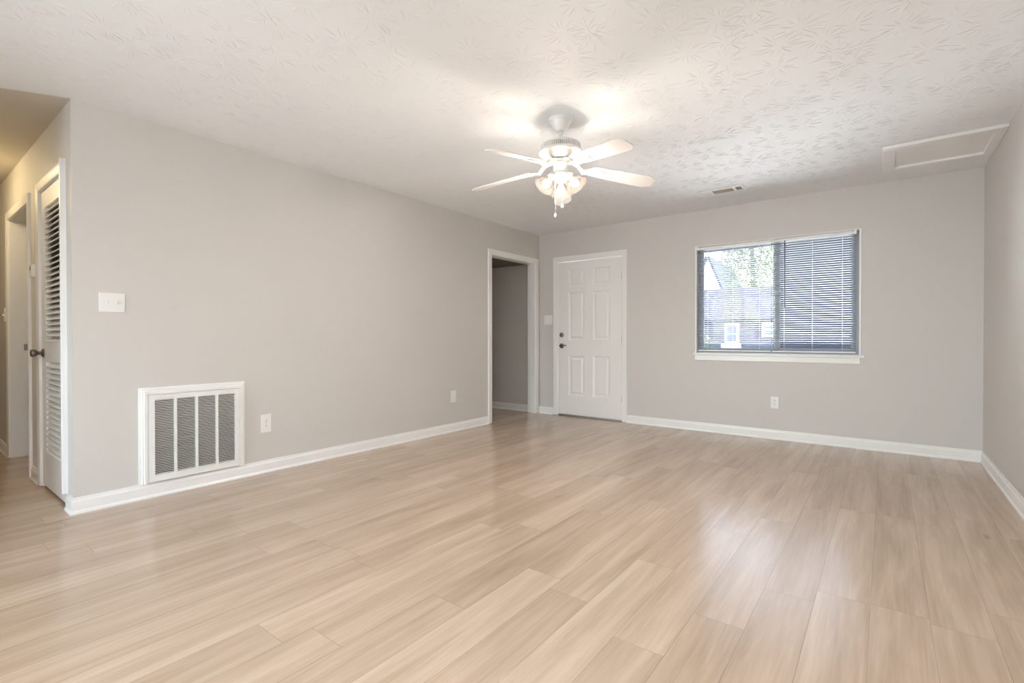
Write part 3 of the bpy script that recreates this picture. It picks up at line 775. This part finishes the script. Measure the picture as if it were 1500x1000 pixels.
for (cx_, cy_), z_ in (((-.020, -.030), 1.812), ((.034, -.034), 1.862)):
    pc = MB().tube([(cx_, cy_, 2.075-H), (cx_, cy_, z_+.018-H)], .0012, 6).build('pull_chain', m_fan, fan)
    MB().lathe([(.0015, z_+.022-H), (.004, z_+.018-H), (.008, z_+.006-H), (.0075, z_-.002-H), (.003, z_-.007-H), (0, z_-.008-H)], 16, Matrix.Translation((cx_, cy_, 0))).build('pull_knob', m_fan, pc)

# ------------------------------------------------------------------ lamps out of frame: hall dome light, added fill fixture behind the camera
hl = tag(empty('ceiling_light', (-1.75, -5.40, H)), 'round frosted dome light on the hallway ceiling', 'ceiling light')
MB().lathe([(.15, -.003), (.15, -.022), (.14, -.026), (0, -.026)], 40).build('base', m_fan, hl)
m_dome = mat('lit_dome_glass', (.9, .82, .66), .4, emit=(1, .80, .48), estr=6, noise=.01)
MB().lathe([(.138, -.026), (.13, -.055), (.10, -.085), (.05, -.102), (0, -.106)], 40).build('lamp_shade', m_dome, hl)
pd = bpy.data.lights.new('dome_light', 'POINT'); pd.energy = LAMP_HALL; pd.color = (1, .78, .42); pd.shadow_soft_size = .1
q = bpy.data.objects.new('dome_light', pd); C.objects.link(q); q.parent = hl; q.location = (0, 0, -.22)
kf = tag(empty('ceiling_light', (4.05, -6.5, H), R(90)), 'added fill light, a long white fluorescent fixture near the right wall and glass door', 'ceiling light')  # made-up fixture, added to fill the room with cool light
MB().box(-.62, .62, -.15, .15, -.05, -.003, .005).build('housing', m_fan, kf)
m_diff = mat('fill_diffuser', (.9, .9, .9), .5, emit=(.93, .97, 1.0), estr=4, noise=.01)
MB().box(-.60, .60, -.135, .135, -.075, -.05, .01, seg=2).build('diffuser', m_diff, kf)
ad = bpy.data.lights.new('fill_light', 'AREA'); ad.shape = 'RECTANGLE'; ad.size = 1.2; ad.size_y = .27; ad.energy = LAMP_FILL; ad.color = (.80, .91, 1.0)
q = bpy.data.objects.new('fill_light', ad); C.objects.link(q); q.parent = kf; q.location = (0, 0, -.080)

# sliding glass door in the rear wall
d3 = struct(empty('door_3'), 'sliding glass door in the rear wall')
for a, b, yy_ in ((.16, .98, YB-.05), (.92, 1.74, YB-.08)):
    s_ = MB()
    for q in ((a, a+.06), (b-.06, b)): s_.box(q[0], q[1], yy_-.025, yy_, .03, 2.14, .003)
    s_.box(a+.05, b-.05, yy_-.025, yy_, .03, .12, .003); s_.box(a+.05, b-.05, yy_-.025, yy_, 2.03, 2.14, .003)
    so_ = s_.build('door_leaf', m_alu, d3)
    MB().box(a+.055, b-.055, yy_-.015, yy_-.009, .11, 2.09).build('pane', m_glass, so_)

# ------------------------------------------------------------------ outdoors
GZ = -.5
struct(MB().box(-60, 60, .2, 90, GZ-.2, GZ).build('ground', m_drive), 'pale sunlit concrete outside the window')
struct(MB().box(-60, 60, -40, YB-.3, GZ-.2, GZ).build('ground_rear', m_patio), 'dark paved patio behind the house')
# neighbour's low house
nb = tag(empty('house', (-3, 22, GZ)), 'low bluish house with shingled roof seen through the window', 'house')
NL = Matrix.Translation((3, -22, -GZ))
def nbld(mb, n, m, p=nb, L=NL):
    bmesh.ops.transform(mb.bm, matrix=L, verts=mb.bm.verts); return mb.build(n, m, p)
q = MB(); q.box(-12, 4, 22, 30, GZ, 2.0); nbld(q, 'wall', m_nbrick)
def roof(x0, x1, y0, y1, ze, zr, ov=.4, gap=.12):
    ym = (y0+y1)/2; mb = MB()
    for dz in (0, gap):
        pass
    pr_ = [(y0-ov, ze), (ym, zr), (y1+ov, ze), (y1+ov, ze-gap), (ym, zr-gap), (y0-ov, ze-gap)]
    A = [mb.bm.verts.new((x0, y, z)) for y, z in pr_]; B = [mb.bm.verts.new((x1, y, z)) for y, z in pr_]
    for i in range(6): mb.bm.faces.new((A[i], A[(i+1) % 6], B[(i+1) % 6], B[i]))
    mb.bm.faces.new((A[0], A[1], A[4], A[5])); mb.bm.faces.new((A[1], A[2], A[3], A[4]))
    mb.bm.faces.new((B[0], B[1], B[4], B[5])); mb.bm.faces.new((B[1], B[2], B[3], B[4]))
    return mb
nbld(roof(-12.4, 4.4, 22, 30, 1.98, 4.0, .35), 'roof', m_shingle)
q = MB(); q.box(-12.4, 4.4, 21.60, 21.65, 1.80, 1.98); nbld(q, 'fascia', m_fascia)
def hwin(xa, xb, za_, zb_):
    f_ = MB(); f_.box(xa, xb, 21.93, 22.01, za_, zb_, .01); f_ = nbld(f_, 'window', m_extwhite)
    zm = (za_+zb_)/2
    for a, b in ((za_+.12, zm-.03), (zm+.03, zb_-.12)):
        p_ = MB(); p_.box(xa+.13, xb-.13, 21.91, 21.935, a, b); nbld(p_, 'pane', m_pane, f_)
hwin(-3.02, -2.30, .74, 1.78); hwin(-1.22, -.5, 1.05, 1.78); hwin(-5.6, -4.9, .74, 1.78)
for xa, xb in ((-1.55, -1.26), (-3.98, -3.60)):
    s_ = MB(); s_.box(xa, xb, 21.94, 22.01, .95, 1.78, .01); nbld(s_, 'shutter', m_shut)
q = MB(); q.box(-3.15, -2.2, 21.75, 22.0, GZ, .70); nbld(q, 'stoop', m_extwhite)
# pale house with a gable behind it
gh = tag(empty('house', (-12, 46, GZ)), 'taller pale house with a white gable beyond the low bluish house', 'house')
GLm = Matrix.Translation((12, -46, -GZ))
q = MB()
pts = [(-13.66, GZ), (-8.38, GZ), (-8.38, 3.6), (-10.53, 9.07), (-13.66, 3.6)]
A = [q.bm.verts.new((x, 46, z)) for x, z in pts]; B = [q.bm.verts.new((x, 55, z)) for x, z in pts]
q.bm.faces.new(A); q.bm.faces.new(B[::-1])
for i in range(5): q.bm.faces.new((A[i], A[(i+1) % 5], B[(i+1) % 5], B[i]))
nbld(q, 'wall', m_gable, gh, GLm)
for (xs, zs_), (xe, ze) in (((-10.53, 9.13), (-8.05, 2.88)), ((-10.53, 9.13), (-14.05, 3.08))):
    q = MB(); d = Vector((xe-xs, 0, ze-zs_)).normalized(); nn = Vector((-d.z, 0, d.x)); nn = nn if nn.z > 0 else -nn
    P_ = [Vector((xs, 0, zs_)), Vector((xe, 0, ze))]
    A = [q.bm.verts.new(p+Vector((0, y, 0))+nn*w) for y in (45.5, 55.4) for w in (0, .2) for p in P_]
    for f_ in ((0, 1, 3, 2), (4, 6, 7, 5), (0, 4, 5, 1), (2, 3, 7, 6), (0, 2, 6, 4), (1, 5, 7, 3)): q.bm.faces.new([A[i] for i in f_])
    nbld(q, 'roof', m_shut, gh, GLm)
# dark-sided building close by on the right
db_ = tag(empty('house', (4, 7.5, GZ)), 'dark slate-sided building filling the window half by the right wall', 'house')
DL = Matrix.Translation((-4, -7.5, -GZ))
q = MB(); q.box(1.33, 9, 9.7, 15, GZ, 4.75); nbld(q, 'wall', m_siding, db_, DL)
nbld(roof(1.2, 9.2, 9.7, 15, 4.85, 5.6, .1), 'roof', m_shingle, db_, DL)
q = MB(); q.box(1.30, 1.43, 9.67, 9.8, GZ, 4.73); nbld(q, 'corner_board', m_siding, db_, DL)
# trees
def tree(x, y, h_, cr, label, seed, n_=6500):
    rg = random.Random(seed)
    e = tag(empty('tree', (x, y, GZ)), label, 'tree')
    tr = MB(); tr.tube([(0, 0, 0), (.1, 0, h_*.3), (-.1, .1, h_*.6), (0, 0, h_*.85)], [.28, .22, .14, .05], 10)
    for k in range(9):
        a = rg.random()*6.28; z = h_*rg.uniform(.35, .7); l_ = cr*rg.uniform(.5, .9)
        tr.tube([(0, 0, z), (math.cos(a)*l_*.5, math.sin(a)*l_*.5, z+l_*.35), (math.cos(a)*l_, math.sin(a)*l_, z+l_*.6)], [.09, .06, .02], 6)
    tr.build('trunk', m_bark, e)
    lf = MB()
    for k in range(n_):
        while True:
            p = Vector((rg.uniform(-1, 1), rg.uniform(-1, 1), rg.uniform(-1, 1)))
            if .25 < p.length < 1: break
        p = Vector((p.x*cr, p.y*cr, h_*.62+p.z*h_*.36)); s_ = rg.uniform(.07, .15)
        a = Vector((rg.uniform(-1, 1), rg.uniform(-1, 1), rg.uniform(-1, 1))).normalized(); b = a.orthogonal().normalized()
        lf.poly([p+a*s_, p+b*s_*.5, p-a*s_, p-b*s_*.5])
    lf.build('foliage', m_leaf, e)
tree(-4.3, 35.5, 13.5, 2.4, 'thin leafy tree rising behind the low bluish roof', 1)
sb = tag(empty('shrub', (-3.9, 20.6, GZ)), 'small green shrub in front of the low bluish house', 'shrub')
lf = MB(); rg = random.Random(9)
for k in range(500):
    p = Vector((rg.gauss(0, .28), rg.gauss(0, .25), abs(rg.gauss(.75, .45)))); s_ = rg.uniform(.05, .11)
    a = Vector((rg.uniform(-1, 1), rg.uniform(-1, 1), rg.uniform(-1, 1))).normalized(); b = a.orthogonal().normalized()
    lf.poly([p+a*s_, p+b*s_*.5, p-a*s_, p-b*s_*.5])
lf.build('foliage', m_leaf, sb)
st_ = MB(); st_.tube([(0, 0, 0), (.03, 0, .8), (0, .03, 1.3)], [.03, .02, .01], 6); st_.build('stem', m_bark, sb)
